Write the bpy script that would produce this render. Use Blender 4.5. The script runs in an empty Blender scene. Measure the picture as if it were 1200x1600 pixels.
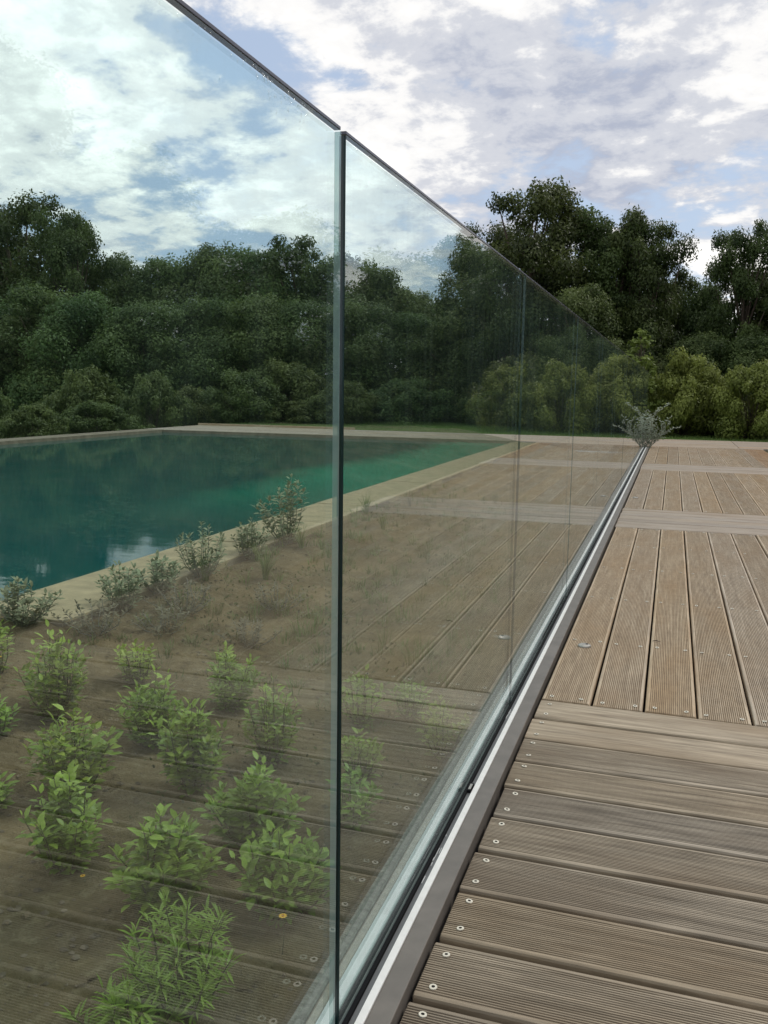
import bpy, bmesh, math, random
import numpy as np
from mathutils import Vector, Matrix, Euler
R = math.radians
sc = bpy.context.scene
col = sc.collection

# ------------------------------------------------------------------ camera
cd = bpy.data.cameras.new('camera')
cam = bpy.data.objects.new('camera', cd); col.objects.link(cam)
cd.sensor_fit = 'VERTICAL'; cd.sensor_height = 36.0; cd.sensor_width = 27.0
cd.lens = 1373.06 / 1600 * 36.0
cd.clip_start = 0.02; cd.clip_end = 2000
FW = Vector((-0.30554657, 0.94186305, -0.13976871)); RT = Vector((0.95047256, 0.31047514, 0.01439116)); UP = Vector((-0.05694921, 0.12844915, 0.99007959))
cam.matrix_world = Matrix(((RT.x, UP.x, -FW.x, 0), (RT.y, UP.y, -FW.y, 0), (RT.z, UP.z, -FW.z, 1.0), (0, 0, 0, 1)))
sc.camera = cam

# ------------------------------------------------------------------ light
SUN_EL, SUN_AZ = 48.0, 48.0            # degrees; azimuth clockwise from +Y
world = bpy.data.worlds.new('World'); sc.world = world; world.use_nodes = True
nt = world.node_tree; nt.nodes.clear()
def WN(t, **k):
    n = nt.nodes.new(t)
    for a, b in k.items(): setattr(n, a, b)
    return n
def wmath(op, a, b=None, c=None, clamp=False):
    n = WN('ShaderNodeMath', operation=op, use_clamp=clamp)
    for i, v in enumerate((a, b, c)):
        if v is None: continue
        if isinstance(v, (int, float)): n.inputs[i].default_value = v
        else: nt.links.new(v, n.inputs[i])
    return n.outputs[0]
def wnoise(vec, scale, detail, rough, dist=0.0):
    n = WN('ShaderNodeTexNoise'); n.inputs['Scale'].default_value = scale; n.inputs['Detail'].default_value = detail
    n.inputs['Roughness'].default_value = rough; n.inputs['Distortion'].default_value = dist
    nt.links.new(vec, n.inputs['Vector']); return n.outputs['Fac']
def wramp(fac, stops):
    n = WN('ShaderNodeValToRGB'); n.color_ramp.interpolation = 'EASE'
    while len(n.color_ramp.elements) < len(stops): n.color_ramp.elements.new(0.5)
    for e, (p, c) in zip(n.color_ramp.elements, stops): e.position = p; e.color = (*c, 1) if len(c) == 3 else c
    nt.links.new(fac, n.inputs[0]); return n.outputs[0]
def wmix(f, a, b):
    n = WN('ShaderNodeMix', data_type='RGBA'); 
    for i, v in ((0, f), (6, a), (7, b)):
        if isinstance(v, tuple): n.inputs[i].default_value = (*v, 1)
        elif isinstance(v, (int, float)): n.inputs[i].default_value = v
        else: nt.links.new(v, n.inputs[i])
    return n.outputs[2]
sky = WN('ShaderNodeTexSky', sky_type='NISHITA', sun_disc=False)
sky.sun_elevation = R(SUN_EL); sky.sun_rotation = R(SUN_AZ); sky.air_density = 1.0; sky.dust_density = 1.5; sky.ozone_density = 1.5
tc = WN('ShaderNodeTexCoord'); sx = WN('ShaderNodeSeparateXYZ'); nt.links.new(tc.outputs['Generated'], sx.inputs[0])
zz = wmath('ADD', wmath('MAXIMUM', sx.outputs[2], 0.0), 0.24)
cv = WN('ShaderNodeCombineXYZ'); nt.links.new(wmath('DIVIDE', sx.outputs[0], zz), cv.inputs[0]); nt.links.new(wmath('DIVIDE', sx.outputs[1], zz), cv.inputs[1]); cv.inputs[2].default_value = 3.7
n1 = wnoise(cv.outputs[0], 1.9, 7, 0.58, 0.10)
n2 = wnoise(cv.outputs[0], 8.0, 6, 0.62, 0.15)
mp = WN('ShaderNodeMapping'); mp.inputs['Location'].default_value = (3.1, 5.6, 0.4); nt.links.new(cv.outputs[0], mp.inputs['Vector'])
n3 = wnoise(mp.outputs[0], 1.15, 4, 0.55, 0.1)
dens = wmath('ADD', wmath('ADD', wmath('MULTIPLY', n1, 0.70), wmath('MULTIPLY', n2, 0.30)), wmath('MULTIPLY', wmath('MINIMUM', wmath('SUBTRACT', sx.outputs[2], 0.26), 0.0), 0.42))
mask = wramp(dens, ((0.39, (0, 0, 0)), (0.48, (1, 1, 1))))
CLOUD = 10.2                             # cloud radiance times the background strength of 0.1
shade = wramp(wmath('ADD', wmath('ADD', wmath('MULTIPLY', n3, 0.48), wmath('MULTIPLY', n2, 0.32)), wmath('MULTIPLY', n1, 0.20)),
              ((0.41, (0.45, 0.49, 0.60)), (0.475, (0.66, 0.68, 0.74)), (0.525, (0.97, 0.96, 0.95)), (0.60, (1.30, 1.28, 1.23))))
vm = WN('ShaderNodeVectorMath', operation='SCALE'); nt.links.new(shade, vm.inputs[0]); vm.inputs['Scale'].default_value = CLOUD
skyc = wmix(0.62, sky.outputs[0], (6.0, 7.2, 9.2))
bgcol = wmix(mask, skyc, vm.outputs[0])
bg = WN('ShaderNodeBackground'); bg.inputs['Strength'].default_value = 0.10; nt.links.new(bgcol, bg.inputs['Color'])
wo = WN('ShaderNodeOutputWorld'); nt.links.new(bg.outputs[0], wo.inputs['Surface'])

sd = bpy.data.lights.new('sun', 'SUN'); sd.energy = 1.5; sd.angle = R(12); sd.color = (1.0, 0.95, 0.88)
sun = bpy.data.objects.new('sun', sd); col.objects.link(sun)
dv = Vector((math.sin(R(SUN_AZ)) * math.cos(R(SUN_EL)), math.cos(R(SUN_AZ)) * math.cos(R(SUN_EL)), math.sin(R(SUN_EL))))
sun.rotation_euler = dv.to_track_quat('Z', 'Y').to_euler(); sun.location = dv * 60

vs = sc.view_settings; vs.view_transform = 'Standard'; vs.look = 'None'; vs.exposure = 0.0; vs.gamma = 1.0; vs.use_curve_mapping = False
sc.render.engine = 'CYCLES'
cy = sc.cycles
cy.max_bounces = 7; cy.diffuse_bounces = 2; cy.glossy_bounces = 3; cy.transmission_bounces = 6; cy.transparent_max_bounces = 40
cy.caustics_reflective = False; cy.caustics_refractive = False; cy.use_denoising = True
cy.sample_clamp_indirect = 6.0

# ------------------------------------------------------------------ materials
MATS = {}
class NT:
    def __init__(s, name):
        s.m = bpy.data.materials.new(name); s.m.use_nodes = True; s.t = s.m.node_tree; s.t.nodes.clear()
        s.o = s.n('ShaderNodeOutputMaterial'); MATS[name] = s.m
    def n(s, ty, **k):
        n = s.t.nodes.new(ty)
        for a, b in k.items(): setattr(n, a, b)
        return n
    def set(s, inp, v):
        if isinstance(v, bpy.types.NodeSocket): s.t.links.new(v, inp)
        elif isinstance(v, tuple) and len(v) == 3 and inp.type == 'RGBA': inp.default_value = (*v, 1)
        else: inp.default_value = v
    def math(s, op, a, b=None, clamp=False):
        n = s.n('ShaderNodeMath', operation=op, use_clamp=clamp); s.set(n.inputs[0], a)
        if b is not None: s.set(n.inputs[1], b)
        return n.outputs[0]
    def mix(s, f, a, b, blend='MIX'):
        n = s.n('ShaderNodeMix', data_type='RGBA', blend_type=blend); s.set(n.inputs[0], f); s.set(n.inputs[6], a); s.set(n.inputs[7], b); return n.outputs[2]
    def noise(s, vec, scale, detail=4, rough=0.55, dist=0.0):
        n = s.n('ShaderNodeTexNoise'); s.set(n.inputs['Scale'], scale); s.set(n.inputs['Detail'], detail); s.set(n.inputs['Roughness'], rough); s.set(n.inputs['Distortion'], dist)
        if vec is not None: s.set(n.inputs['Vector'], vec)
        return n.outputs['Fac']
    def maprange(s, v, a, b, c=0.0, d=1.0):
        n = s.n('ShaderNodeMapRange'); 
        for i, x in enumerate((v, a, b, c, d)): s.set(n.inputs[i], x)
        return n.outputs[0]
    def obj(s): return s.n('ShaderNodeTexCoord').outputs['Object']
    def pos(s): return s.n('ShaderNodeNewGeometry').outputs['Position']
    def rnd(s): return s.n('ShaderNodeObjectInfo').outputs['Random']
    def map(s, vec, sc_=(1, 1, 1), loc=(0, 0, 0)):
        n = s.n('ShaderNodeMapping'); s.set(n.inputs['Vector'], vec); n.inputs['Scale'].default_value = sc_
        if isinstance(loc, tuple): n.inputs['Location'].default_value = loc
        else: s.set(n.inputs['Location'], loc)
        return n.outputs[0]
    def bump(s, h, strength=0.3, dist=0.01):
        n = s.n('ShaderNodeBump'); n.inputs['Strength'].default_value = strength; n.inputs['Distance'].default_value = dist; s.set(n.inputs['Height'], h); return n.outputs[0]
    def pbr(s, base, rough=0.6, spec=0.4, metal=0.0, normal=None, coat=0.0):
        n = s.n('ShaderNodeBsdfPrincipled'); s.set(n.inputs['Base Color'], base); s.set(n.inputs['Roughness'], rough)
        s.set(n.inputs['Specular IOR Level'], spec); s.set(n.inputs['Metallic'], metal)
        if normal is not None: s.set(n.inputs['Normal'], normal)
        return n.outputs[0]
    def out(s, sh): s.t.links.new(sh, s.o.inputs['Surface']); return s.m

def wood(name, dark, light, stain, sx_=3.0):
    k = NT(name); o = k.obj(); r = k.rnd()
    off = k.n('ShaderNodeCombineXYZ'); k.set(off.inputs[0], k.math('MULTIPLY', r, 37.0)); k.set(off.inputs[1], k.math('MULTIPLY', r, 91.0))
    v = k.n('ShaderNodeVectorMath', operation='ADD'); k.set(v.inputs[0], o); k.set(v.inputs[1], off.outputs[0]); v = v.outputs[0]
    g = k.noise(k.map(v, (sx_, 55, 20)), 1.0, 5, 0.65, 0.6)
    g2 = k.noise(k.map(v, (9, 240, 60)), 1.0, 3, 0.6)
    big = k.noise(k.map(v, (1.3, 5.0, 2)), 1.0, 4, 0.6)
    c = k.mix(k.maprange(g, 0.3, 0.7), dark, light)
    c = k.mix(k.math('MULTIPLY', k.maprange(big, 0.44, 0.66), 0.8), c, stain)
    tone = k.maprange(r, 0, 1, 0.89, 1.09)
    c = k.mix(1.0, c, k.n('ShaderNodeCombineColor').outputs[0], 'MIX') if False else c
    hs = k.n('ShaderNodeHueSaturation'); k.set(hs.inputs['Color'], c); k.set(hs.inputs['Value'], tone)
    k.set(hs.inputs['Saturation'], k.maprange(k.math('FRACT', k.math('MULTIPLY', r, 7.31)), 0, 1, 0.92, 1.22))
    fine = k.maprange(g2, 0.25, 0.75, 0.72, 1.15)
    hs2 = k.n('ShaderNodeHueSaturation'); k.set(hs2.inputs['Color'], hs.outputs[0]); k.set(hs2.inputs['Value'], fine)
    h = k.math('ADD', k.math('MULTIPLY', g, 0.6), k.math('MULTIPLY', g2, 0.5))
    return k.out(k.pbr(hs2.outputs[0], k.maprange(big, 0.3, 0.7, 0.48, 0.72), 0.35, normal=k.bump(h, 0.45, 0.003)))
wood('wood_brown', (0.195, 0.158, 0.116), (0.540, 0.455, 0.350), (0.265, 0.205, 0.145))
wood('wood_tan', (0.300, 0.232, 0.165), (0.590, 0.490, 0.370), (0.410, 0.305, 0.205))
wood('wood_grey', (0.260, 0.215, 0.172), (0.460, 0.395, 0.325), (0.300, 0.240, 0.185))
wood('wood_orange', (0.290, 0.205, 0.135), (0.470, 0.350, 0.245), (0.360, 0.240, 0.150))

def plain(name, c, rough=0.5, spec=0.4, metal=0.0, nscale=0, namt=0.15, bump=0.0):
    k = NT(name); base = c; nrm = None
    if nscale:
        f = k.noise(k.pos(), nscale, 5, 0.6)
        base = k.mix(k.maprange(f, 0.3, 0.7), tuple(x * (1 - namt) for x in c), tuple(min(1, x * (1 + namt)) for x in c))
        if bump: nrm = k.bump(f, bump, 0.01)
    return k.out(k.pbr(base, rough, spec, metal, nrm))
plain('channel', (0.160, 0.142, 0.124), 0.42, 0.45, 0.0, 14, 0.16, 0.02)
plain('channel_inner', (0.115, 0.118, 0.120), 0.45, 0.4, 0.0, 30, 0.15)
plain('white_paint', (0.80, 0.79, 0.76), 0.45, 0.4, 0, 40, 0.06)
plain('gasket', (0.008, 0.008, 0.009), 0.7, 0.08)
plain('pale_alu', (0.74, 0.75, 0.72), 0.35, 0.5, 0.0, 25, 0.12)
plain('edge_dark', (0.004, 0.018, 0.020), 0.15, 0.6)
plain('edge_far', (0.19, 0.26, 0.25), 0.25, 0.5)
plain('edge_mid', (0.050, 0.095, 0.090), 0.12, 0.8)
plain('edge_top', (0.085, 0.085, 0.115), 0.25, 0.5)
plain('screw_metal', (0.72, 0.67, 0.56), 0.55, 0.3)
plain('screw_socket', (0.02, 0.018, 0.016), 0.7)
plain('brushed_metal', (0.42, 0.40, 0.36), 0.38, 0.5, 0.7, 60, 0.2)
plain('groove_shade_brown', (0.072, 0.055, 0.042), 0.95, 0.1, 0, 25, 0.35)  # groove floors coloured darker so that the shade in them reads
plain('groove_shade_tan', (0.270, 0.210, 0.148), 0.95, 0.1, 0, 25, 0.3)  # lighter groove shade for the tan and grey boards, also put into the colour
plain('joist_dark', (0.012, 0.010, 0.009), 0.9, 0.1)
plain('coping_stone', (0.36, 0.285, 0.165), 0.75, 0.3, 0, 9, 0.22, 0.2)
plain('border_stone', (0.20, 0.165, 0.12), 0.8, 0.2, 0, 6, 0.3, 0.2)
plain('kerb_stone', (0.26, 0.24, 0.205), 0.85, 0.2, 0, 90, 0.4, 0.6)
plain('kerb_tan', (0.28, 0.23, 0.165), 0.85, 0.2, 0, 70, 0.3, 0.5)
plain('pool_liner', (0.02, 0.16, 0.15), 0.6)
plain('bark', (0.085, 0.065, 0.05), 0.9, 0.2, 0, 5, 0.4, 0.6)
plain('bark_pale', (0.20, 0.155, 0.12), 0.9, 0.2, 0, 5, 0.4, 0.6)
plain('stem_green', (0.10, 0.10, 0.045), 0.8, 0.2)
plain('stem_grey', (0.24, 0.23, 0.19), 0.85, 0.2)
plain('pebble', (0.150, 0.115, 0.080), 0.95, 0.05, 0, 12, 0.5)
plain('petal_yellow', (0.80, 0.42, 0.02), 0.6, 0.3)
plain('flower_centre', (0.45, 0.16, 0.01), 0.8, 0.2)
plain('dry_leaf', (0.120, 0.085, 0.050), 0.9, 0.1)
plain('sealant', (0.60, 0.61, 0.60), 0.35, 0.5)

def soil(name, a, b, c):
    k = NT(name); p = k.pos()
    n1 = k.noise(p, 3.0, 6, 0.65, 0.3); n2 = k.noise(p, 28, 6, 0.7); n3 = k.noise(p, 140, 3, 0.6)
    x = k.mix(k.maprange(n1, 0.35, 0.65), a, b)
    x = k.mix(k.math('MULTIPLY', k.maprange(n2, 0.5, 0.75), 0.6), x, c)
    h = k.math('ADD', n2, k.math('MULTIPLY', n3, 0.5))
    return k.out(k.pbr(x, 0.92, 0.15, normal=k.bump(h, 0.9, 0.02)))
soil('soil', (0.092, 0.068, 0.032), (0.235, 0.168, 0.088), (0.330, 0.265, 0.165))
soil('soil_pale', (0.060, 0.075, 0.030), (0.150, 0.125, 0.075), (0.10, 0.085, 0.045))
soil('soil_verge', (0.170, 0.135, 0.075), (0.260, 0.200, 0.115), (0.12, 0.105, 0.055))
soil('turf', (0.055, 0.105, 0.024), (0.090, 0.165, 0.040), (0.10, 0.115, 0.045))

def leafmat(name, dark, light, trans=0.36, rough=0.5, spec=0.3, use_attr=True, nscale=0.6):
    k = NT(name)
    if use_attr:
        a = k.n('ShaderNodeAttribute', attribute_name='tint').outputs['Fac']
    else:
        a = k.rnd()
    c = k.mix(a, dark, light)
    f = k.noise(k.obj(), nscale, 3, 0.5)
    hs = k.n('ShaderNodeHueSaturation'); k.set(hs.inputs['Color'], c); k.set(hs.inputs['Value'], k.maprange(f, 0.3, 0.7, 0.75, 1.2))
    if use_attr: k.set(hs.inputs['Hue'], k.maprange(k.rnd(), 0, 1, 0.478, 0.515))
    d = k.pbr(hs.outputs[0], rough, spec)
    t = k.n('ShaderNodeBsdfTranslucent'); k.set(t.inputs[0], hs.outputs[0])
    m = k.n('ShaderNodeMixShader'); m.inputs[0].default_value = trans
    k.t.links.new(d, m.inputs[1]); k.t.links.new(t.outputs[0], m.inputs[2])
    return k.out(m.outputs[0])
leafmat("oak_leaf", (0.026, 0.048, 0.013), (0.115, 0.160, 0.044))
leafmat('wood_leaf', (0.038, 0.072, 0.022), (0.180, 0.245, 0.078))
leafmat('bush_leaf', (0.060, 0.088, 0.024), (0.180, 0.220, 0.068))
leafmat('bright_leaf', (0.095, 0.145, 0.026), (0.260, 0.345, 0.085))
leafmat('silver_leaf', (0.165, 0.185, 0.100), (0.365, 0.395, 0.235), 0.15, 0.7)
leafmat('silver_pale', (0.22, 0.265, 0.19), (0.45, 0.51, 0.40), 0.15, 0.7)
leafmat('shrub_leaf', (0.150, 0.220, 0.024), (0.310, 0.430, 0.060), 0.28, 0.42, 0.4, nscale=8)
leafmat('shrub_leaf_single', (0.150, 0.225, 0.026), (0.280, 0.390, 0.052), 0.28, 0.42, 0.4, use_attr=False, nscale=30)
leafmat('shrub_leaf_young', (0.300, 0.410, 0.048), (0.410, 0.530, 0.092), 0.30, 0.42, 0.4, use_attr=False, nscale=30)
leafmat('grass_blade', (0.085, 0.150, 0.028), (0.21, 0.29, 0.08), 0.25)
leafmat('wild_grass', (0.20, 0.17, 0.085), (0.15, 0.22, 0.05), 0.2, 0.7)
leafmat('weed_leaf', (0.105, 0.090, 0.050), (0.150, 0.190, 0.065), 0.15, 0.7)
leafmat('dry_plant', (0.10, 0.095, 0.055), (0.24, 0.215, 0.13), 0.15, 0.8)

def glassmat(name, tint, f0=0.064, dirt_haze=0.007):
    k = NT(name); g = k.n('ShaderNodeNewGeometry')
    d = k.n('ShaderNodeVectorMath', operation='DOT_PRODUCT'); k.set(d.inputs[0], g.outputs['Normal']); k.set(d.inputs[1], g.outputs['Incoming'])
    c = k.math('ABSOLUTE', d.outputs['Value']); fr = k.math('POWER', k.math('SUBTRACT', 1.0, c), 5.0)
    fr = k.math('ADD', k.math('MULTIPLY', fr, 1 - f0), f0, True)
    tr = k.n('ShaderNodeBsdfTransparent'); k.set(tr.inputs[0], tint)
    gl = k.n('ShaderNodeBsdfGlossy'); gl.inputs['Roughness'].default_value = 0.0; k.set(gl.inputs['Color'], (1, 1, 1))
    m = k.n('ShaderNodeMixShader'); k.set(m.inputs[0], fr); k.t.links.new(tr.outputs[0], m.inputs[1]); k.t.links.new(gl.outputs[0], m.inputs[2])
    # dried rain: thin vertical film of dust
    p = k.pos(); s1 = k.noise(k.map(p, (1, 26, 1.1)), 1.0, 6, 0.7); s2 = k.noise(k.map(p, (1, 160, 60)), 1.0, 3, 0.6)
    df = k.math('MULTIPLY', k.math('MULTIPLY', k.maprange(s1, 0.42, 0.75), k.maprange(s2, 0.3, 0.7, 0.4, 1.0)), dirt_haze * 2.2)
    df = k.math('ADD', df, dirt_haze * 0.25)
    df = k.math('MULTIPLY', df, k.math('DIVIDE', 1.0, k.math('MAXIMUM', c, 0.18)))   # film denser edge-on; also imitates stacked reflections of the far panes
    di = k.n('ShaderNodeBsdfDiffuse'); k.set(di.inputs[0], (0.36, 0.50, 0.46))  # dust coloured teal like the reflections piling up in the far panes
    m2 = k.n('ShaderNodeMixShader'); k.set(m2.inputs[0], df); k.t.links.new(m.outputs[0], m2.inputs[1]); k.t.links.new(di.outputs[0], m2.inputs[2])
    return k.out(m2.outputs[0])
glassmat('glass', (0.880, 0.962, 0.956))
def edgemat():
    k = NT('edge_pale'); tr = k.n('ShaderNodeBsdfTransparent'); k.set(tr.inputs[0], (0.80, 0.93, 0.91))  # pale colour stands in for sky reflected inside the pane's end
    m = k.n('ShaderNodeMixShader'); m.inputs[0].default_value = 0.62; k.t.links.new(k.pbr((0.55, 0.64, 0.62), 0.3, 0.5), m.inputs[1]); k.t.links.new(tr.outputs[0], m.inputs[2])
    return k.out(m.outputs[0])
edgemat()
def dropmat():
    glassmat('water_drop', (0.97, 0.985, 0.985), 0.16, 0.0)
dropmat()
def watermat():
    k = NT('pool_water'); p = k.pos(); s = k.n('ShaderNodeSeparateXYZ'); k.set(s.inputs[0], p)
    n = k.noise(p, 0.35, 3, 0.5)
    xx = k.math('ADD', s.outputs[0], k.math('MULTIPLY', k.math('SUBTRACT', n, 0.5), 1.2))
    ledge = k.maprange(xx, -4.5, -3.9)                       # the shallow shelf along the near side
    far = k.maprange(s.outputs[1], 6.0, 10.0)
    c = k.mix(k.math('MULTIPLY', ledge, far), (0.001, 0.070, 0.068), (0.024, 0.280, 0.175))
    w = k.noise(k.map(p, (1.0, 2.2, 1)), 2.2, 4, 0.55)
    return k.out(k.pbr(c, 0.035, 0.08, normal=k.bump(w, 0.018, 0.05)))
watermat()

# ------------------------------------------------------------------ helpers
def tag(o, label=None, cat=None, group=None, kind=None):
    if label: o['label'] = label
    if cat: o['category'] = cat
    if group: o['group'] = group
    if kind: o['kind'] = kind
    return o
def link(name, me, parent=None, loc=None, rot=None, scale=None):
    o = bpy.data.objects.new(name, me); col.objects.link(o)
    if parent: o.parent = parent
    if loc is not None: o.location = loc
    if rot is not None: o.rotation_euler = rot
    if scale is not None: o.scale = scale
    return o
def empty(name, loc, rz=0.0):
    o = bpy.data.objects.new(name, None); col.objects.link(o); o.location = loc; o.rotation_euler = (0, 0, rz); o.empty_display_size = 0.1
    return o
def mesh(name, V, F, mats, smooth=False, midx=None):
    me = bpy.data.meshes.new(name); me.from_pydata([tuple(v) for v in V], [], [tuple(f) for f in F])
    for m in (mats if isinstance(mats, (list, tuple)) else [mats]): me.materials.append(MATS[m])
    if midx is not None: me.polygons.foreach_set('material_index', midx)
    if smooth: me.polygons.foreach_set('use_smooth', [True] * len(me.polygons))
    me.update(); return me
def npmesh(name, V, F, mats, tint=None, smooth=False):
    """V (n,3), F (m,k) arrays."""
    me = bpy.data.meshes.new(name); V = np.asarray(V, np.float32); F = np.asarray(F, np.int32); m, k = F.shape
    me.vertices.add(len(V)); me.vertices.foreach_set('co', V.ravel())
    me.loops.add(m * k); me.loops.foreach_set('vertex_index', F.ravel())
    me.polygons.add(m); me.polygons.foreach_set('loop_start', np.arange(0, m * k, k, dtype=np.int32))
    me.materials.append(MATS[mats])
    if smooth: me.polygons.foreach_set('use_smooth', np.ones(m, bool))
    if tint is not None:
        a = me.attributes.new('tint', 'FLOAT', 'POINT'); a.data.foreach_set('value', np.asarray(tint, np.float32))
    me.update(calc_edges=True); return me
def box(x0, x1, y0, y1, z0, z1):
    V = [(x0, y0, z0), (x1, y0, z0), (x1, y1, z0), (x0, y1, z0), (x0, y0, z1), (x1, y0, z1), (x1, y1, z1), (x0, y1, z1)]
    return V, [(0, 3, 2, 1), (4, 5, 6, 7), (0, 1, 5, 4), (1, 2, 6, 5), (2, 3, 7, 6), (3, 0, 4, 7)]
def boxmesh(name, b, mat, bevel=0.0):
    V, F = box(*b); me = mesh(name, V, F, mat)
    if bevel:
        bm = bmesh.new(); bm.from_mesh(me); bmesh.ops.bevel(bm, geom=bm.edges[:], offset=bevel, segments=2, affect='EDGES', profile=0.6); bm.to_mesh(me); bm.free()
    return me
def tube(path, radii, n=6):
    V, F = [], []; path = [Vector(p) for p in path]
    for i, p in enumerate(path):
        d = (path[min(i + 1, len(path) - 1)] - path[max(i - 1, 0)]).normalized()
        a = d.orthogonal().normalized(); b = d.cross(a)
        for k in range(n):
            t = 2 * math.pi * k / n; V.append(p + (a * math.cos(t) + b * math.sin(t)) * radii[i])
    for i in range(len(path) - 1):
        for k in range(n):
            F.append((i * n + k, i * n + (k + 1) % n, (i + 1) * n + (k + 1) % n, (i + 1) * n + k))
    F.append(tuple(range(n - 1, -1, -1))); F.append(tuple(range((len(path) - 1) * n, len(path) * n)))
    return V, F
def merge(parts):
    V, F = [], []
    for v, f in parts:
        b = len(V); V += list(v); F += [tuple(i + b for i in q) for q in f]
    return V, F
def gridmesh(name, xs, ys, zf, mat, smooth=True):
    V = [(x, y, zf(x, y)) for y in ys for x in xs]; w = len(xs)
    F = [(j * w + i, j * w + i + 1, (j + 1) * w + i + 1, (j + 1) * w + i) for j in range(len(ys) - 1) for i in range(w - 1)]
    return mesh(name, V, F, mat, smooth)
def vnoise(x, y, s=1.0, seed=0.0):
    return (math.sin(x * 2.1 * s + seed) * math.cos(y * 1.7 * s - seed * 1.3) + 0.5 * math.sin(x * 5.3 * s + y * 3.1 * s + seed * 2) + 0.25 * math.sin(x * 11.7 * s - y * 9.3 * s + seed)) / 1.75

# ------------------------------------------------------------------ the setting
GX = -0.437                                                # the glass face towards the deck
POOL = (-10.85, -2.88, 0.4, 17.25)                         # water edges
def ground_z(x, y):
    t = max(0.0, min(1.0, (-11.6 - x) / 4.5)); t = t * t * (3 - 2 * t)
    e = max(0, min(1, (max(-11.4 - x, x - 1.62, y - 19.86, 0)) / 6))
    return -0.05 - 1.3 * t + 0.10 * e * vnoise(x, y, 0.12)
def ring(x0, x1, y0, y1, X0, X1, Y0, Y1, n=24):
    """one sheet with a rectangular hole"""
    xs = sorted(set([X0, X1, x0, x1] + [X0 + (X1 - X0) * i / n for i in range(n)] + [x0 - d for d in (0.6, 1.2, 2, 3, 4, 5, 9, 15)] + [x1 + d for d in (2, 5, 9, 15)]))
    ys = sorted(set([Y0, Y1, y0, y1] + [Y0 + (Y1 - Y0) * i / n for i in range(n)] + [y1 + d for d in (2, 4, 8, 14)]))
    V, F, ix = [], [], {}
    def vid(x, y):
        if (x, y) not in ix:
            ix[(x, y)] = len(V); V.append((x, y, ground_z(x, y)))
        return ix[(x, y)]
    for a, b in zip(xs, xs[1:]):
        for c, d in zip(ys, ys[1:]):
            if a >= x0 - 1e-6 and b <= x1 + 1e-6 and c >= y0 - 1e-6 and d <= y1 + 1e-6: continue
            F.append((vid(a, c), vid(b, c), vid(b, d), vid(a, d)))
    return V, F
V, F = ring(-11.4, 1.62, -6.0, 19.86, -400, 400, -300, 600)
tag(link('ground', mesh('ground', V, F, 'turf', True)), kind='structure')

def bed_z(x, y):
    t = max(0.0, min(1.0, (-1.5 - x) / 0.95)); t = t * t * (3 - 2 * t)
    e = max(0.0, min(1.0, (-2.36 - x) / 0.14)); f = max(0.0, min(1.0, (y - 2.95) / 0.35))
    return -0.15 + 0.125 * t + e * (0.038 - 0.085 * f) + 0.014 * vnoise(x, y, 1.6, 1.0) + 0.007 * vnoise(x, y, 5.2, 4.0)
xs = [-2.80 + i * (2.80 - 0.512) / 56 for i in range(57)]
ys = [-6.0 + i * 23.0 / 330 for i in range(331)]
from mathutils import noise as mn
ys = [-6.0 + i * 0.25 for i in range(27)] + [0.7 + i * 0.02 for i in range(190)] + [4.5 + i * 0.05 for i in range(1, 252)]
xs = [-2.80 + i * (2.80 - 0.512) / 114 for i in range(115)]
def bed_fine(x, y):
    n_ = mn.fractal(Vector((x * 9, y * 9, 0.3)), 1.0, 2.1, 4)
    c_ = mn.noise(Vector((x * 34, y * 34, 5.0)))
    return bed_z(x, y) + 0.009 * n_ + 0.006 * max(0.0, c_)
tag(link('planting_bed', gridmesh('planting_bed', xs, ys, bed_fine, 'soil')), kind='structure')
# pool: basin, water and coping
x0, x1, y0, y1 = POOL
V = [(x0, y0, -0.02), (x1, y0, -0.02), (x1, y1, -0.02), (x0, y1, -0.02), (x0, y0, -1.4), (x1, y0, -1.4), (x1, y1, -1.4), (x0, y1, -1.4)]
basin = tag(link('pool_basin', mesh('pool_basin', V, [(4, 5, 6, 7), (0, 4, 5, 1), (1, 5, 6, 2), (2, 6, 7, 3), (3, 7, 4, 0)], 'pool_liner')), kind='structure')
xs = [x0 + (x1 - x0) * i / 20 for i in range(21)]; ys = [y0 + (y1 - y0) * i / 40 for i in range(41)]
tag(link('pool_water', gridmesh('pool_water', xs, ys, lambda x, y: -0.055, 'pool_water')), kind='structure')
cop = merge([box(x1 - 0.02, -2.405, 3.02, 17.295, -0.16, -0.010), box(x1 - 0.02, -2.77, y0 - 0.5, 3.018, -0.16, -0.004)])
copw = merge([box(x0 - 0.5, x0 + 0.02, y0 - 0.5, 17.30, -0.16, 0.004),
             box(x0 + 0.024, x1 - 0.024, y0 - 0.5, y0 + 0.02, -0.16, 0.002), box(x0 + 0.024, x1 - 0.024, y1 - 0.02, 17.30, -0.16, 0.002)])
pc = tag(link('pool_coping', mesh('pool_coping', cop[0], cop[1], 'border_stone')), kind='structure')
SLAB = boxmesh('slab', (-0.25, 0.25, -0.496, 0.496, -0.05, 0.0), 'coping_stone', 0.004); srn = random.Random(4)
for i in range(14):
    if i * 1.0 + 3.53 < 17.3: link('slab', SLAB, pc, (-2.655, 3.53 + i * 1.0, srn.uniform(-0.001, 0.002)), (srn.uniform(-0.002, 0.002), srn.uniform(-0.003, 0.003), srn.uniform(-0.002, 0.002)))
tag(link('pool_border', mesh('pool_border', copw[0], copw[1], 'border_stone')), kind='structure')

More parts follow.
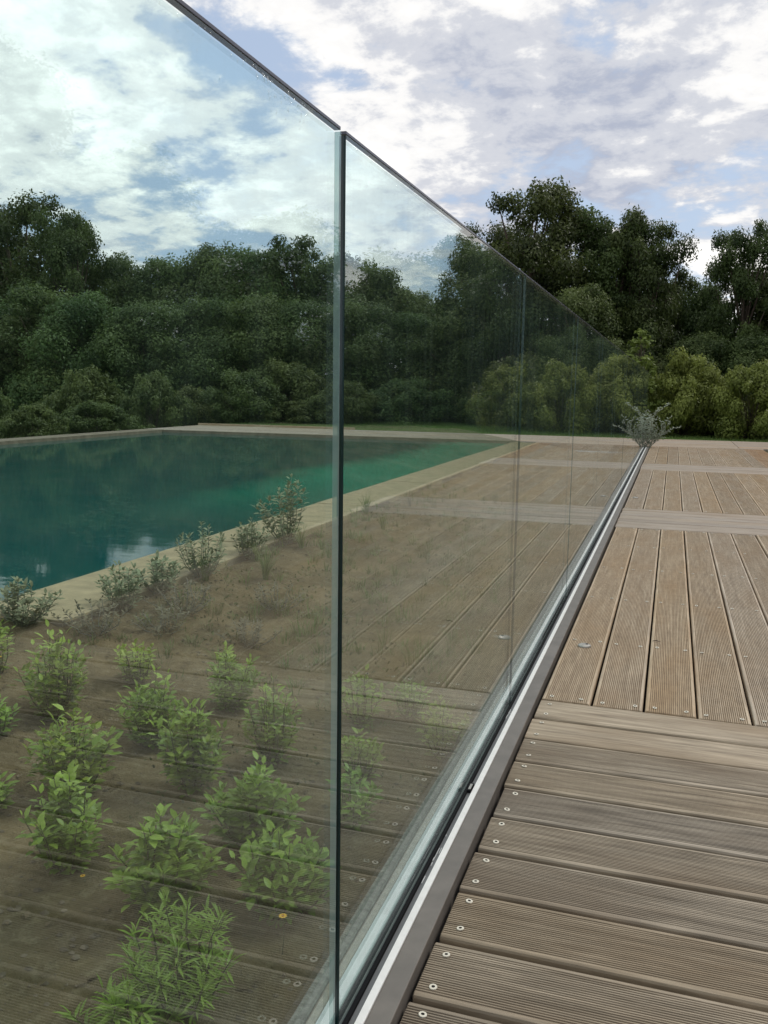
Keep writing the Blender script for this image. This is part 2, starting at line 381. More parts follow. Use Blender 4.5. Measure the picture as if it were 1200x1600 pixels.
# ------------------------------------------------------------------ deck: every board an object of its own
rng = random.Random(5)
deck = tag(link('deck', boxmesh('deck', (-0.357, 1.60, -2.6, 17.295, -0.14, -0.045), 'joist_dark')), kind='structure')
PT = 0.16157                                               # spacing of the lengthwise boards
def board_profile(w, grooved, th=0.028, ng=22):
    """closed outline across the board, from the left bottom corner over the top"""
    h = w / 2; P = [(-h, -th), (-h, -0.006), (-h + 0.0018, -0.0020), (-h + 0.006, 0)]
    if grooved:
        a, b = -h + 0.0100, h - 0.0100; p = (b - a) / ng
        for i in range(ng):
            x = a + i * p
            P += [(x + p * 0.12, 0), (x + p * 0.24, -0.0027), (x + p * 0.62, -0.0027), (x + p * 0.74, 0)]
    P += [(h - 0.006, 0), (h - 0.0018, -0.0020), (h, -0.006), (h, -th)]
    return P
def board_mesh(name, length, w, grooved, mat, ng=22):
    P = board_profile(w, grooved, ng=ng); n = len(P); e = 0.0016
    V = []
    for x, s, dz in ((-length / 2, 0.995, -0.0015), (-length / 2 + e, 1, 0), (length / 2 - e, 1, 0), (length / 2, 0.995, -0.0015)):
        V += [(x, y * s, z + (dz if z > -0.02 else 0)) for y, z in P]
    F = []
    for k in range(3):
        for i in range(n - 1): F.append((k * n + i, (k + 1) * n + i, (k + 1) * n + i + 1, k * n + i + 1))
    F.append(tuple(range(n))); F.append(tuple(range(4 * n - 1, 3 * n - 1, -1)))
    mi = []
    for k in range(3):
        for i in range(n - 1): mi.append(1 if (P[i][1] < -0.002 and P[i + 1][1] < -0.002 and P[i][1] > -0.0035) else 0)  # groove floors take the slot with the painted shade
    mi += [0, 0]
    return mesh(name, V, F, [mat, 'groove_shade_brown' if mat == 'wood_brown' else 'groove_shade_tan'], False, mi)
# a screw: countersunk ring with a dark socket
def screw_mesh():
    V, F, mi = [], [], []; n = 10; prof = [(0.0072, -0.0005), (0.0070, 0.0009), (0.0032, 0.0011), (0.0025, -0.0004)]
    for r, z in prof:
        for k in range(n): t = 2 * math.pi * k / n; V.append((r * math.cos(t), r * math.sin(t), z))
    for j in range(3):
        for k in range(n): F.append((j * n + k, j * n + (k + 1) % n, (j + 1) * n + (k + 1) % n, (j + 1) * n + k)); mi.append(0 if j < 2 else 1)
    F.append(tuple(range(3 * n, 4 * n))); mi.append(1)
    return mesh('screw', V, F, ['screw_metal', 'screw_socket'], False, mi)
SCREW = screw_mesh()
def plank(me, x, y, rz, z=0.0, screws=(), mat=None):
    o = link('plank', me, deck, (x, y, z + rng.uniform(-0.0016, 0.0016)), (rng.uniform(-0.009, 0.009), rng.uniform(-0.0006, 0.0006), rz + rng.uniform(-0.0008, 0.0008)))
    if mat: o.material_slots[0].link = 'OBJECT'; o.material_slots[0].material = MATS[mat]
    for sx_, sy_ in screws:
        link('screw', SCREW, o, (sx_ + rng.uniform(-0.003, 0.003), sy_ + rng.uniform(-0.004, 0.004), 0.0010), (rng.uniform(-0.12, 0.12), rng.uniform(-0.12, 0.12), rng.uniform(0, 3)))
    return o
X0, X1 = -0.359, 1.60
YB, YC, YD, YE, YF, YG, YH = 2.787, 6.70, 7.82, 11.84, 12.93, 17.12, 19.80
LX = X1 - X0
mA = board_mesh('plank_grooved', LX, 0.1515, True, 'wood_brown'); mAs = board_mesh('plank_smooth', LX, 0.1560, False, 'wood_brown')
for i in range(32):                                        # crosswise boards nearest the camera
    y = YB - 0.0835 - i * 0.167
    s = [(-LX / 2 + 0.030, 0.045), (-LX / 2 + 0.030, -0.045)] if i < 14 else []
    s += [(-LX / 2 + 1.02, 0.045), (-LX / 2 + 1.02, -0.045)] if i < 14 else []
    plank(mAs if i < 2 else mA, (X0 + X1) / 2 + 0.004 + rng.uniform(-0.003, 0.004), y, 0.0, 0, s)
def lengthwise(ya, yb, mat, rows, grooved=True, orange=()):
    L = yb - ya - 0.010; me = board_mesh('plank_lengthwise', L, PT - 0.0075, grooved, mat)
    for i in range(12):
        x = -0.3563 + PT * (i + 0.5)
        s = [(r - (ya + yb) / 2, sgn * 0.050) for r in rows for sgn in (-1, 1)] if i < 9 else []
        plank(me, x, (ya + yb) / 2, math.pi / 2, 0.0, s, 'wood_orange' if i in orange else None)
lengthwise(YB, YC, 'wood_tan', (2.825, 3.53, 4.32, 5.10, 5.88, 6.655))
lengthwise(YD, YE, 'wood_tan', (7.86, 8.62, 9.5))
lengthwise(YF, YG, 'wood_tan', (), True, (10, 11))
mC = board_mesh('plank_crosswise', LX, 0.1525, False, 'wood_grey')
for ya, yb in ((YC, YD), (YE, YF)):
    for i in range(7):
        p = (yb - ya) / 7; plank(mC, (X0 + X1) / 2 + rng.uniform(-0.003, 0.003), ya + p * (i + 0.5), 0.0)
mG = board_mesh('plank_far', 4.19, 0.150, False, 'wood_grey')
for i in range(17):                                        # the end of the deck, across the whole width of the pool
    y = YG + 0.19 + (i + 0.5) * (YH - YG - 0.19) / 17
    for k in range(4): plank(mG, -9.3 + 4.2 * k, y, 0.0, 0.0, (), 'wood_orange' if (k == 3 and i in (1, 2)) else ('wood_brown' if k < 3 and rng.random() < 0.6 else None))
plank(board_mesh('plank_edge', LX, 0.15, False, 'wood_grey'), (X0 + X1) / 2, YG + 0.09, 0.0)
link('end_bearer', boxmesh('end_bearer', (-11.4, 5.35, 17.31, 19.80, -0.14, -0.045), 'joist_dark'), deck)
link('edge_board', boxmesh('edge_board', (-11.42, -7.2, 19.815, 19.86, -0.10, 0.05), 'wood_tan', 0.004), deck)

# bank of pale soil beside the deck, out of frame on the right but mirrored in the glass
def bank_z(x, y):
    t = max(0, min(1, (x - 1.65) / 1.6)); return -0.03 + 0.26 * t * t * (3 - 2 * t) + 0.03 * vnoise(x, y, 1.2, 3) * max(0, min(1, (x - 1.63) * 3))
xs = [1.606 + i * 6.0 / 30 for i in range(31)]; ys = [-4 + i * 21.12 / 70 for i in range(71)]
tag(link('soil_bank', gridmesh('soil_bank', xs, ys, bank_z, 'soil_pale')), kind='structure')

# ------------------------------------------------------------------ balustrade: base channel and glass panels
YS, YN = -0.392, 16.45
ch = empty('base_channel', (GX, YS, 0))
tag(ch, 'long grey-brown metal base channel with a white line, holding the glass panels', 'channel')
def cpart(name, b, mat, bevel=0.0):
    x_, X_, y_, Y_, z_, Z_ = b
    return link(name, boxmesh(name, (x_ - GX, X_ - GX, y_ - YS, Y_ - YS, z_, Z_), mat, bevel), ch)
cpart('cover_plate', (-0.4045, -0.3655, YS, YN, -0.10, 0.014), 'channel', 0.002)
cpart('white_line', (-0.4185, -0.4050, YS, YN, -0.05, 0.0165), 'white_paint', 0.001)
cpart('inner_lip', (-0.4288, -0.4190, YS, YN, -0.05, 0.0125), 'channel_inner', 0.001)
cpart('gasket', (-0.4366, -0.4292, YS, YN, -0.05, 0.0170), 'gasket', 0.001)
cpart('gasket', (-0.4498, -0.4478, YS, YN, -0.05, 0.0170), 'gasket', 0.0005)
cpart('outer_lip', (-0.4740, -0.4502, YS, YN, -0.05, 0.020), 'pale_alu', 0.0015)
cpart('seat', (-0.4476, -0.4368, YS, YN, -0.05, 0.001), 'pale_alu')
# little clip and sealant left in the groove
cl = link('clip', mesh('clip', *merge([box(-0.4300, -0.4200, 2.02, 2.062, 0.0120, 0.0195)]), 'gasket'), ch, (-GX, -YS, 0))
link('clip_face', boxmesh('clip_face', (-0.4280, -0.4220, 2.026, 2.056, 0.0190, 0.0205), 'brushed_metal'), cl)
sv, sf = [], []
for i in range(16):
    y = rng.choice((rng.uniform(1.55, 1.80), rng.uniform(1.66, 1.76), rng.uniform(2.55, 2.62))); x = rng.uniform(-0.4275, -0.4255) + 0.004 * (rng.random() < 0.2)
    l, w = rng.uniform(0.003, 0.014), rng.uniform(0.0003, 0.0009); b = len(sv)
    v, f = box(x - w, x + w, y - l, y + l, 0.0120, 0.0120 + rng.uniform(0.001, 0.002)); sv += v; sf += [tuple(q + b for q in t) for t in f]
tag(link('sealant_residue', mesh('sealant_residue', sv, sf, 'sealant'), ch, (-GX, -YS, 0)), kind='stuff')
kb = empty('kerb', (-0.49, YS, 0)); tag(kb, 'narrow weathered double kerb strip running outside the glass foot', 'kerb')
def wavy(name, xa, xb, z, mat, n=260):
    V, F = [], []
    for i in range(n + 1):
        y = (YN - YS) * i / n; w = 0.0012 * vnoise(y * 3, xa * 40, 2.0, xa)
        V += [(xa + 0.49 + w, y, -0.2), (xa + 0.49 + w, y, z - 0.003), (xa + 0.493 + w, y, z), (xb + 0.487, y, z + 0.001 * vnoise(y * 9, 1)), (xb + 0.49, y, z - 0.004), (xb + 0.49, y, -0.2)]
    for i in range(n):
        for k in range(5): F.append((i * 6 + k, (i + 1) * 6 + k, (i + 1) * 6 + k + 1, i * 6 + k + 1))
    F.append(tuple(range(5, -1, -1))); F.append(tuple(n * 6 + k for k in range(6)))
    return link(name, mesh(name, V, F, mat, False), kb)
wavy('tan_strip', -0.4925, -0.4750, 0.016, 'kerb_tan'); wavy('grey_strip', -0.5170, -0.4940, 0.019, 'kerb_stone')

PANEL_LABELS = ['glass panel nearest the camera, cut off by the left edge, water drops along its top',
    'second glass panel, right of the dark vertical joint, with mist under its top edge',
    'third glass panel from the camera, in front of dark trees beyond the pool corner',
    'fourth glass panel from the camera, above the second crosswise strip of deck boards',
    'fifth glass panel from the camera along the balustrade', 'sixth glass panel from the camera along the balustrade',
    'seventh glass panel from the camera along the balustrade', 'eighth glass panel from the camera along the balustrade',
    'ninth glass panel from the camera along the balustrade', 'second to last glass panel of the balustrade',
    'last glass panel of the balustrade, beside the silvery shrub']
PW, T, TOP, GAP = 1.532, 0.010, 1.337, 0.020
THIN = 0.004                                               # the other joints are closed up
def pane_mesh(w, h):
    V = [(0, 0, 0), (0, w, 0), (0, w, h), (0, 0, h), (-T, 0, 0), (-T, w, 0), (-T, w, h), (-T, 0, h)]
    return mesh('pane', V, [(0, 1, 2, 3), (5, 4, 7, 6)], 'glass')
w_ = PW - GAP; h_ = TOP
PANE = pane_mesh(w_, h_ - 0.004)
TOPE = boxmesh('top_edge', (-T + 0.0004, -0.0004, 0.0, w_, h_ - 0.0028, h_ + 0.0018), 'edge_top', 0.0008)
WL = PW - THIN; PANE_L = pane_mesh(WL, h_ - 0.004)
TOPE_L = boxmesh('top_edge', (-T + 0.0004, -0.0004, 0.0, WL, h_ - 0.0028, h_ + 0.0018), 'edge_top', 0.0008)
NEARE_L = boxmesh('side_edge', (-0.0075, -0.0004, -0.0012, -0.0002, 0.0, h_ - 0.0045), 'edge_dark')
FARE_L = boxmesh('side_edge', (-0.0075, -0.0004, WL + 0.0002, WL + 0.0012, 0.0, h_ - 0.0045), 'edge_mid')
NEARE = boxmesh('side_edge', (-T + 0.0004, -0.0004, -0.0016, -0.0002, 0.0, h_ - 0.0045), 'edge_dark')
FARE = boxmesh('side_edge', (-T + 0.0004, -0.0004, w_ + 0.0002, w_ + 0.0016, 0.0, h_ - 0.0045), 'edge_pale')
NEARE_S = boxmesh('side_edge', (-0.0034, -0.0004, -0.0012, -0.0002, 0.0, h_ - 0.0045), 'edge_mid')
FARE_S = boxmesh('side_edge', (-0.0034, -0.0004, WL + 0.0002, WL + 0.0012, 0.0, h_ - 0.0045), 'edge_far')
def drops(seed, spots, n):
    r = random.Random(seed); V, F = [], []
    def drop(y, z, a, s):
        b = len(V); nn = 8
        for j, (rr, hh) in enumerate(((1.0, 0.0), (0.86, 0.35), (0.5, 0.58))):
            for k in range(nn):
                t = 2 * math.pi * k / nn; dz = math.sin(t) * a * rr * s; V.append((0.0003 + hh * a * 0.9, y + math.cos(t) * a * rr, z + dz * (1.25 if dz < 0 else 1)))
        V.append((0.0003 + 0.64 * a, y, z))
        for j in range(2):
            for k in range(nn): F.append((b + j * nn + k, b + j * nn + (k + 1) % nn, b + (j + 1) * nn + (k + 1) % nn, b + (j + 1) * nn + k))
        for k in range(nn): F.append((b + 2 * nn + k, b + 2 * nn + (k + 1) % nn, b + 3 * nn))
    for i in range(n):
        ya, yb, za, zb, amin, amax = r.choice(spots)
        u = r.random() ** 1.6
        drop(r.uniform(ya, yb), zb - (zb - za) * u, r.uniform(amin, amax), r.uniform(1.0, 1.9))
    return mesh('water_drops', V, F, 'water_drop', True)
DROPS0 = drops(3, [(0.86, 1.10, 1.312, 1.331, 0.0006, 0.0019), (0.90, 1.02, 1.300, 1.331, 0.0008, 0.0021), (0.70, 0.95, 1.295, 1.331, 0.0006, 0.0012)], 75)
DROPS1 = drops(8, [(1.17, 1.60, 1.285, 1.331, 0.0004, 0.0011), (1.2, 1.9, 1.26, 1.33, 0.0004, 0.0010), (1.9, 2.6, 1.24, 1.33, 0.0005, 0.0013)], 90)
Y1 = 1.140
for i in range(11):
    y = Y1 - PW + PW * i + (GAP if True else 0)
    t = empty('glass_panel', (GX + (0 if i < 2 else rng.uniform(-0.0008, 0.0008)), y, 0.002), 0 if i < 2 else rng.uniform(-0.0010, 0.0010))
    tag(t, PANEL_LABELS[i], 'glass panel', 'frameless glass panels of the balustrade')
    link('pane', PANE if i == 0 else PANE_L, t); link('top_edge', TOPE if i == 0 else TOPE_L, t)
    a = link('side_edge', NEARE if i == 1 else (NEARE_L if i < 3 else NEARE_S), t); a['label'] = 'dark teal ground edge of the pane'
    b = link('side_edge', FARE if i == 0 else (FARE_L if i < 2 else FARE_S), t); b['label'] = 'pale edge of the pane seen through the glass'
    if i == 0: tag(link('water_drops', DROPS0, t, (0, -y, -0.002)), kind='stuff')
    if i == 1: tag(link('water_drops', DROPS1, t, (0, -y, -0.002)), kind='stuff')

# ------------------------------------------------------------------ small things on the deck
def puck():
    V, F = [], []; n = 28; prof = [(0.0250, 0.0), (0.0255, 0.003), (0.0235, 0.0065), (0.0150, 0.0100), (0.0, 0.0105)]
    for r, z in prof[:-1]:
        for k in range(n): t = 2 * math.pi * k / n; rr = r * (1 + (0.035 if (k % 2 and r > 0.02) else 0)); V.append((rr * math.cos(t), rr * math.sin(t), z))
    V.append((0, 0, prof[-1][1]))
    for j in range(3):
        for k in range(n): F.append((j * n + k, j * n + (k + 1) % n, (j + 1) * n + (k + 1) % n, (j + 1) * n + k))
    for k in range(n): F.append((3 * n + k, 3 * n + (k + 1) % n, 4 * n))
    return mesh('cap', V, F, 'brushed_metal', False)
PUCK = puck(); NOTCH = boxmesh('notch', (0.004, 0.013, -0.007, 0.002, 0.008, 0.0118), 'screw_socket', 0.0008)
for (x, y, lab) in ((-0.278, 3.449, 'small domed metal cap on the nearest lengthwise board by the channel'), (-0.287, 8.62, 'small domed metal cap farther off, beyond the first crosswise strip of boards')):
    e = tag(empty('metal_cap', (x, y, 0.0005), 0.3), lab, 'cap', 'domed metal caps on the deck'); link('dome', PUCK, e); link('notch', NOTCH, e)
tw = empty('twig', (-0.012, 3.612, 0.004)); tag(tw, 'tiny dry twig lying across the gap between two boards', 'twig')
V, F = merge([tube([(-0.012, 0, 0), (0.0, 0.002, 0.003), (0.018, -0.002, 0.001)], [0.0012, 0.0018, 0.0008], 5), tube([(0.0, 0.002, 0.003), (0.006, 0.009, 0.004)], [0.001, 0.0005], 4), tube([(0.003, 0.001, 0.003), (0.010, -0.008, 0.002)], [0.001, 0.0005], 4)])
link('stick', mesh('stick', V, F, 'bark'), tw)

# ------------------------------------------------------------------ trees
def leaf_cloud(centres, radii, counts, size, seed, flat=0.8, aspect=0.55, up=0.35, shell=0.28, rough=0.34):
    """leaf-sized quads spread over many clumps; returns V, F, tint"""
    g = np.random.default_rng(seed); P, N, Tn, S = [], [], [], []
    for c, r, n in zip(centres, radii, counts):
        d = g.normal(size=(n, 3)); d /= np.linalg.norm(d, axis=1)[:, None]
        rad = (g.random(n) ** shell)[:, None] * r * (1 + 0.26 * np.sin(d[:, :1] * 7 + c[0] * 3) * np.cos(d[:, 1:2] * 6 + c[2]))
        p = d * rad; p[:, 2] *= flat
        P.append(p + np.asarray(c)); nn = d * 0.9 + g.normal(size=(n, 3)) * rough; nn[:, 2] += up
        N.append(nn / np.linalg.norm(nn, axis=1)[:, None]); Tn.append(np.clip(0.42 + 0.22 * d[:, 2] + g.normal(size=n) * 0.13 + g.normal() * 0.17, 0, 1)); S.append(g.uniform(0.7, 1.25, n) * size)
    P = np.concatenate(P); N = np.concatenate(N); Tn = np.concatenate(Tn); S = np.concatenate(S); n = len(P)
    a = np.cross(N, g.normal(size=(n, 3))); a /= np.linalg.norm(a, axis=1)[:, None] + 1e-9; b = np.cross(N, a)
    L = a * S[:, None] * 0.5; W = b * (S * aspect)[:, None] * 0.5
    V = np.stack([P - L, P + W * 1.0 - L * 0.1, P + L + N * S[:, None] * 0.12, P - W * 1.0 - L * 0.1], 1).reshape(-1, 3)
    F = np.arange(4 * n).reshape(n, 4)
    return V, F, np.repeat(Tn, 4)
def tree_meshes(kind, seed):
    """unit tree: height 1, crown half-width about 0.34"""
    r = random.Random(seed); g = []
    limbs = []; centres, radii, counts = [], [], []
    if kind == 'oak':     lo, hi, nC, rr, leaf, nl, wmax = 0.22, 0.94, 84, (0.050, 0.120), 0.0160, 1350, 0.34
    elif kind == 'dense': lo, hi, nC, rr, leaf, nl, wmax = 0.05, 0.88, 84, (0.055, 0.165), 0.0165, 2000, 0.35
    elif kind == 'round': lo, hi, nC, rr, leaf, nl, wmax = 0.03, 0.83, 78, (0.060, 0.180), 0.0185, 2000, 0.41
    elif kind == 'bush':  lo, hi, nC, rr, leaf, nl, wmax = 0.08, 0.86, 84, (0.09, 0.22), 0.046, 560, 0.70
    elif kind == 'sapling': lo, hi, nC, rr, leaf, nl, wmax = 0.20, 0.96, 34, (0.045, 0.085), 0.040, 70, 0.26
    trunk_top = 0.55 if kind != 'bush' else 0.3
    path = [Vector((0, 0, -0.03))]; 
    for i in range(1, 6): path.append(Vector((r.uniform(-1, 1) * 0.012 * i, r.uniform(-1, 1) * 0.012 * i, trunk_top * i / 5)))
    tr = 0.026 if kind in ('oak', 'dense') else 0.018
    limbs.append(tube(path, [tr * 1.35, tr * 1.05, tr * 0.95, tr * 0.85, tr * 0.7, tr * 0.5], 9))
    for i in range(nC):
        t = (i + r.random()) / nC; z = lo + (hi - lo) * t
        s = (z - lo) / (hi - lo)
        if kind == 'oak': env = wmax * (0.55 + 0.6 * math.sin(min(1, s * 1.15) * math.pi * 0.62)) * (1 - 0.55 * s ** 3)
        elif kind == 'sapling': env = wmax * (1 - 0.75 * s)
        else: env = wmax * (0.80 + 0.35 * math.sin(s * math.pi)) * (1 - 0.62 * s ** 2.5)
        a = r.uniform(0, 2 * math.pi); q = r.random() ** 0.45 * env
        c = (math.cos(a) * q, math.sin(a) * q, z + r.uniform(-0.03, 0.03)); ra = r.uniform(*rr) * (1.1 - 0.35 * s)
        centres.append(c); radii.append(ra); counts.append(int(nl * (ra / rr[1]) ** 2 * r.uniform(0.75, 1.2)) + 8)
        if i % 2 == 0 or kind == 'sapling':
            st = path[0].lerp(path[-1], min(1.0, max(0.12, s * 0.9))); k = min(5, int(s * 5)); st = path[k].copy() if kind != 'bush' else Vector((0, 0, 0.02))
            e = Vector(c); mid = st.lerp(e, 0.5) + Vector((r.uniform(-.03, .03), r.uniform(-.03, .03), 0.03 - 0.05 * (1 - s)))
            limbs.append(tube([st, mid, e], [tr * 0.42, tr * 0.26, tr * 0.08], 5))
    V, F, tn = leaf_cloud(centres, radii, counts, leaf, seed, 0.78, shell=0.48 if kind in ('oak', 'sapling') else 0.36, rough=0.55 if kind == 'oak' else 0.44)
    return merge(limbs), (V, F, tn)
LEAF = {'oak': 'oak_leaf', 'dense': 'wood_leaf', 'round': 'wood_leaf', 'bush': 'bush_leaf', 'sapling': 'bright_leaf'}
WIDTH = {'oak': 0.36, 'dense': 0.36, 'round': 0.42, 'bush': 0.80, 'sapling': 0.27}
LIB = {}
def tree_lib(kind, seed, mat=None, bark='bark'):
    (lv, lf), (V, F, tn) = tree_meshes(kind, seed)
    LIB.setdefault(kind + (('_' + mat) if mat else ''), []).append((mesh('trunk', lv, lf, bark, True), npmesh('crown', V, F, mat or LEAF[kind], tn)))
for s in (11, 12, 13, 14): tree_lib('oak', s)
for s in (21, 22, 23): tree_lib('dense', s, None, 'bark_pale' if s == 23 else 'bark')
for s in (31, 32, 33): tree_lib('round', s)
for s in (41, 42): tree_lib('bush', s)
for s in (43, 44): tree_lib('bush', s, 'bright_leaf')
tree_lib('bush', 45, 'wood_leaf'); LIB['bush_wood'] = LIB['bush_wood_leaf']
tree_lib('sapling', 51)
tcount = [0]
def tree(name, kind, x, y, h, w, label, cat='tree', group=None):
    z = ground_z(x, y) - 0.02; h = h - 0.05 - z
    lib = LIB[kind]; k = tcount[0]; tcount[0] += 1
    tm, cm = lib[k % len(lib)]; o = empty(name, (x, y, z), (k * 2.399) % 6.283)
    s = w / WIDTH[kind.split('_')[0]]; o.scale = (s, s, h)
    link('trunk', tm, o); link('crown', cm, o)
    return tag(o, label, cat, group)
GB, GM, GR, GF = 'tall trees along the skyline behind the pool', 'rounded trees of the wood edge behind the pool', 'dark trees behind the deck end', 'bushes at the foot of the wood'
TREES = [
 ('dense', -33.65, 36, 9.3, 3.6, 'tall dense tree at the far left edge of the wood, mostly out of frame', GB),
 ('oak', -29.64, 36, 9.8, 2.9, 'tall open-crowned tree at the left edge, its top highest left of the glass joint', GB),
 ('oak', -25.97, 34, 8.7, 1.9, 'second open-crowned tree from the left edge, sky showing through its top', GB),
 ('dense', -25.94, 38, 8.1, 2.4, 'skyline tree just right of the dip beside the open-crowned trees', GB),
 ('dense', -23.81, 38, 7.85, 2.4, 'low skyline tree left of the tallest crown in the near glass panel', GB),
 ('dense', -21.21, 38, 8.5, 2.6, 'tallest skyline crown in the middle of the near glass panel', GB),
 ('dense', -18.24, 37, 8.0, 2.5, 'skyline tree right of the tallest crown in the near glass panel', GB),
 ('oak', -16.55, 38, 7.9, 2.4, 'skyline tree seen shortly left of the dark glass joint', GB),
 ('dense', -14.47, 38, 7.75, 2.4, 'skyline tree crossed by the dark vertical glass joint', GB),
 ('dense', -12.80, 38, 7.0, 2.0, 'skyline tree just right of the dark glass joint, where the wood drops', GB),
 ('dense', -11.60, 39, 6.0, 1.9, 'lower skyline tree at the right foot of the dropping wood', GB),
 ('dense', -10.06, 40, 5.6, 2.0, 'lowest skyline tree in the gap where sky reaches down behind the second panel', GB),
 ('oak', -6.96, 34, 6.2, 1.3, 'slender tree alone in the sky gap near the second glass joint', GB),
 ('round', -26.34, 29, 4.95, 2.9, 'rounded tree cut by the left picture edge, in the middle of the wood', GM),
 ('round', -23.56, 29, 5.6, 2.5, 'broad rounded olive-green crown below the two open-crowned trees', GM),
 ('round', -20.96, 29, 5.2, 2.3, 'second broad rounded crown from the left in the wood edge', GM),
 ('round', -17.71, 28, 4.65, 2.2, 'third broad rounded crown from the left in the wood edge', GM),
 ('round', -15.96, 29, 4.85, 2.1, 'fourth rounded crown from the left in the wood edge', GM),
 ('round', -13.93, 29, 4.85, 2.0, 'rounded crown left of the dark glass joint in the wood edge', GM),
 ('round', -12.10, 29, 4.5, 1.9, 'rounded crown directly left against the dark glass joint', GM),
 ('round', -10.33, 29, 4.4, 1.9, 'rounded crown directly right of the dark glass joint', GM),
 ('round', -8.91, 30, 4.1, 1.9, 'rounded crown in the left half of the second glass panel', GM),
 ('dense', -6.85, 29, 3.75, 1.9, 'rounded crown with pale trunk showing, in the middle of the second panel', GM),
 ('dense', -4.97, 28, 3.8, 1.6, 'rounded tree behind the joint between second and third panels', GM),
 ('oak', -4.35, 27, 7.3, 2.2, 'tallest dark tree of all, rising over the sloping glass top edge', GR),
 ('oak', -5.97, 29, 6.4, 1.5, 'dark tree left behind the tallest one, touching the glass top edge', GR),
 ('oak', -3.02, 28, 6.45, 1.9, 'dark tree just right of the tallest one', GR),
 ('oak', -1.82, 27, 6.1, 1.6, 'dark tree halfway between the tallest tree and the far right gap', GR),
 ('oak', -0.86, 27, 6.35, 1.5, 'dark tree with a pointed top left of the sky notch', GR),
 ('dense', -0.15, 29, 4.9, 1.2, 'darker tree filling the left side of the sky notch', GR),
 ('dense', 0.73, 28, 4.6, 1.3, 'low tree at the bottom of the sky notch on the right', GR),
 ('oak', 1.62, 26, 5.65, 1.2, 'airy tree right of the sky notch with branches showing through', GR),
 ('oak', 2.85, 27, 5.65, 1.6, 'airy tree cut by the right picture edge', GR),
 ('dense', 3.91, 27, 6.0, 1.8, 'dense tree just beyond the right picture edge', GR),
 ('dense', -2.41, 24.5, 4.15, 1.35, 'mid-green conical tree in front of the dark trees, above the glass slope', GR),
 ('round', -0.85, 26, 3.4, 1.4, 'dark rounded tree behind the pale sapling', GR),
 ('round', 0.81, 25, 2.95, 1.25, 'dark rounded tree between the two light green bushes', GR),
 ('round', 2.05, 25, 2.9, 1.3, 'dark rounded tree behind the light bush at the right edge', GR),
]
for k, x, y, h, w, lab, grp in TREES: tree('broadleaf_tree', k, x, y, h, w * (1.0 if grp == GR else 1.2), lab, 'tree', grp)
BUSHES = [
 ('bush_bright_leaf', 0.26, 22.5, 2.15, 1.12, 'large light green bush right of the end of the balustrade'),
 ('bush_bright_leaf', 1.72, 22.0, 1.85, 1.0, 'light green bush at the right picture edge'),
 ('bush_bright_leaf', 2.99, 22.0, 1.8, 1.05, 'light green bush just beyond the right picture edge'),
 ('bush', 1.01, 23.5, 1.3, 0.9, 'small darker bush in the gap between the two light green ones'),
 ('bush', -15.58, 17.0, 1.0, 1.3, 'broad bush by the pool cut by the left picture edge'),
 ('bush', -13.31, 16.0, 0.66, 0.9, 'low bush on the left bank, nearest to the pool'),
 ('bush', -13.12, 18.0, 0.70, 1.0, 'low bush left of the far pool corner'),
 ('bush', -14.18, 22.0, 1.5, 1.2, 'rounded bush behind the left pool bank'),
 ('bush', -11.77, 23.0, 1.6, 1.4, 'large rounded grey-green bush behind the far pool corner'),
 ('bush', -14.02, 24.0, 1.1, 1.2, 'dark bush between the two rounded ones behind the pool'),
 ('bush', -10.19, 23.5, 0.7, 1.0, 'low bush beside the far pool end, left of the dark joint'),
 ('bush', -8.91, 24.0, 1.3, 1.2, 'bush right beside the dark glass joint behind the pool end'),
 ('bush_wood', -7.38, 25.0, 1.45, 1.4, 'broad bush in the second panel left of the bare trunks'),
 ('bush_wood', -3.18, 24.0, 1.6, 1.1, 'bush seen through the third glass panel'),
 ('bush_wood', -1.63, 23.5, 1.2, 0.9, 'bush seen through the far narrow panels of the glass'),
 ('bush', -17.93, 24.0, 1.7, 1.7, 'wide dark bush under the wood edge at the left'),
 ('bush', -11.72, 26.0, 2.0, 1.6, 'tall dark bush under the wood edge behind the grey-green one'),
 ('bush', -0.55, 25.0, 1.9, 1.3, 'dark bush in the shade left of the large light green bush'),
 ('bush', 3.2, 24.5, 2.2, 1.5, 'dark bush behind the light ones beyond the right picture edge'),
 ('bush_wood', -5.0, 26.0, 1.1, 1.2, 'low dark bush right of the bare trunks'),
]
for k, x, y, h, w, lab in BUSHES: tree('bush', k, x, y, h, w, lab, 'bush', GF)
tree('sapling', 'sapling', -0.84, 22.0, 2.55, 0.75, 'thin pale green sapling standing above the end of the glass', 'sapling')
MIRROR = [('dense', 10.5, -5.0, 6.5, 3.0), ('round', 11.5, -1.0, 6.4, 3.0), ('dense', 11.0, 2.6, 7.2, 2.8), ('round', 11.8, 6.2, 6.6, 2.9), ('oak', 13.5, 8.5, 9.0, 3.2), ('dense', 11.0, 10.0, 6.9, 2.8),
 ('round', 12.0, 13.6, 6.4, 2.8), ('oak', 13.8, 16.0, 8.6, 3.0), ('dense', 11.2, 17.4, 6.8, 2.8), ('round', 11.0, 21.0, 6.0, 2.7), ('dense', 10.4, 24.6, 6.6, 2.7), ('round', 8.0, 27.5, 6.0, 2.6), ('dense', 6.2, 29.0, 6.6, 2.4)]
ORD = ('first', 'second', 'third', 'fourth', 'fifth', 'sixth', 'seventh', 'eighth', 'ninth', 'tenth', 'eleventh', 'twelfth', 'last')
for i, (k, x, y, h, w) in enumerate(MIRROR):
    tree('broadleaf_tree', k, x, y, h, w, ORD[i] + ' tree from the near end of the row right of the deck, seen only mirrored', 'tree', 'trees right of the deck')

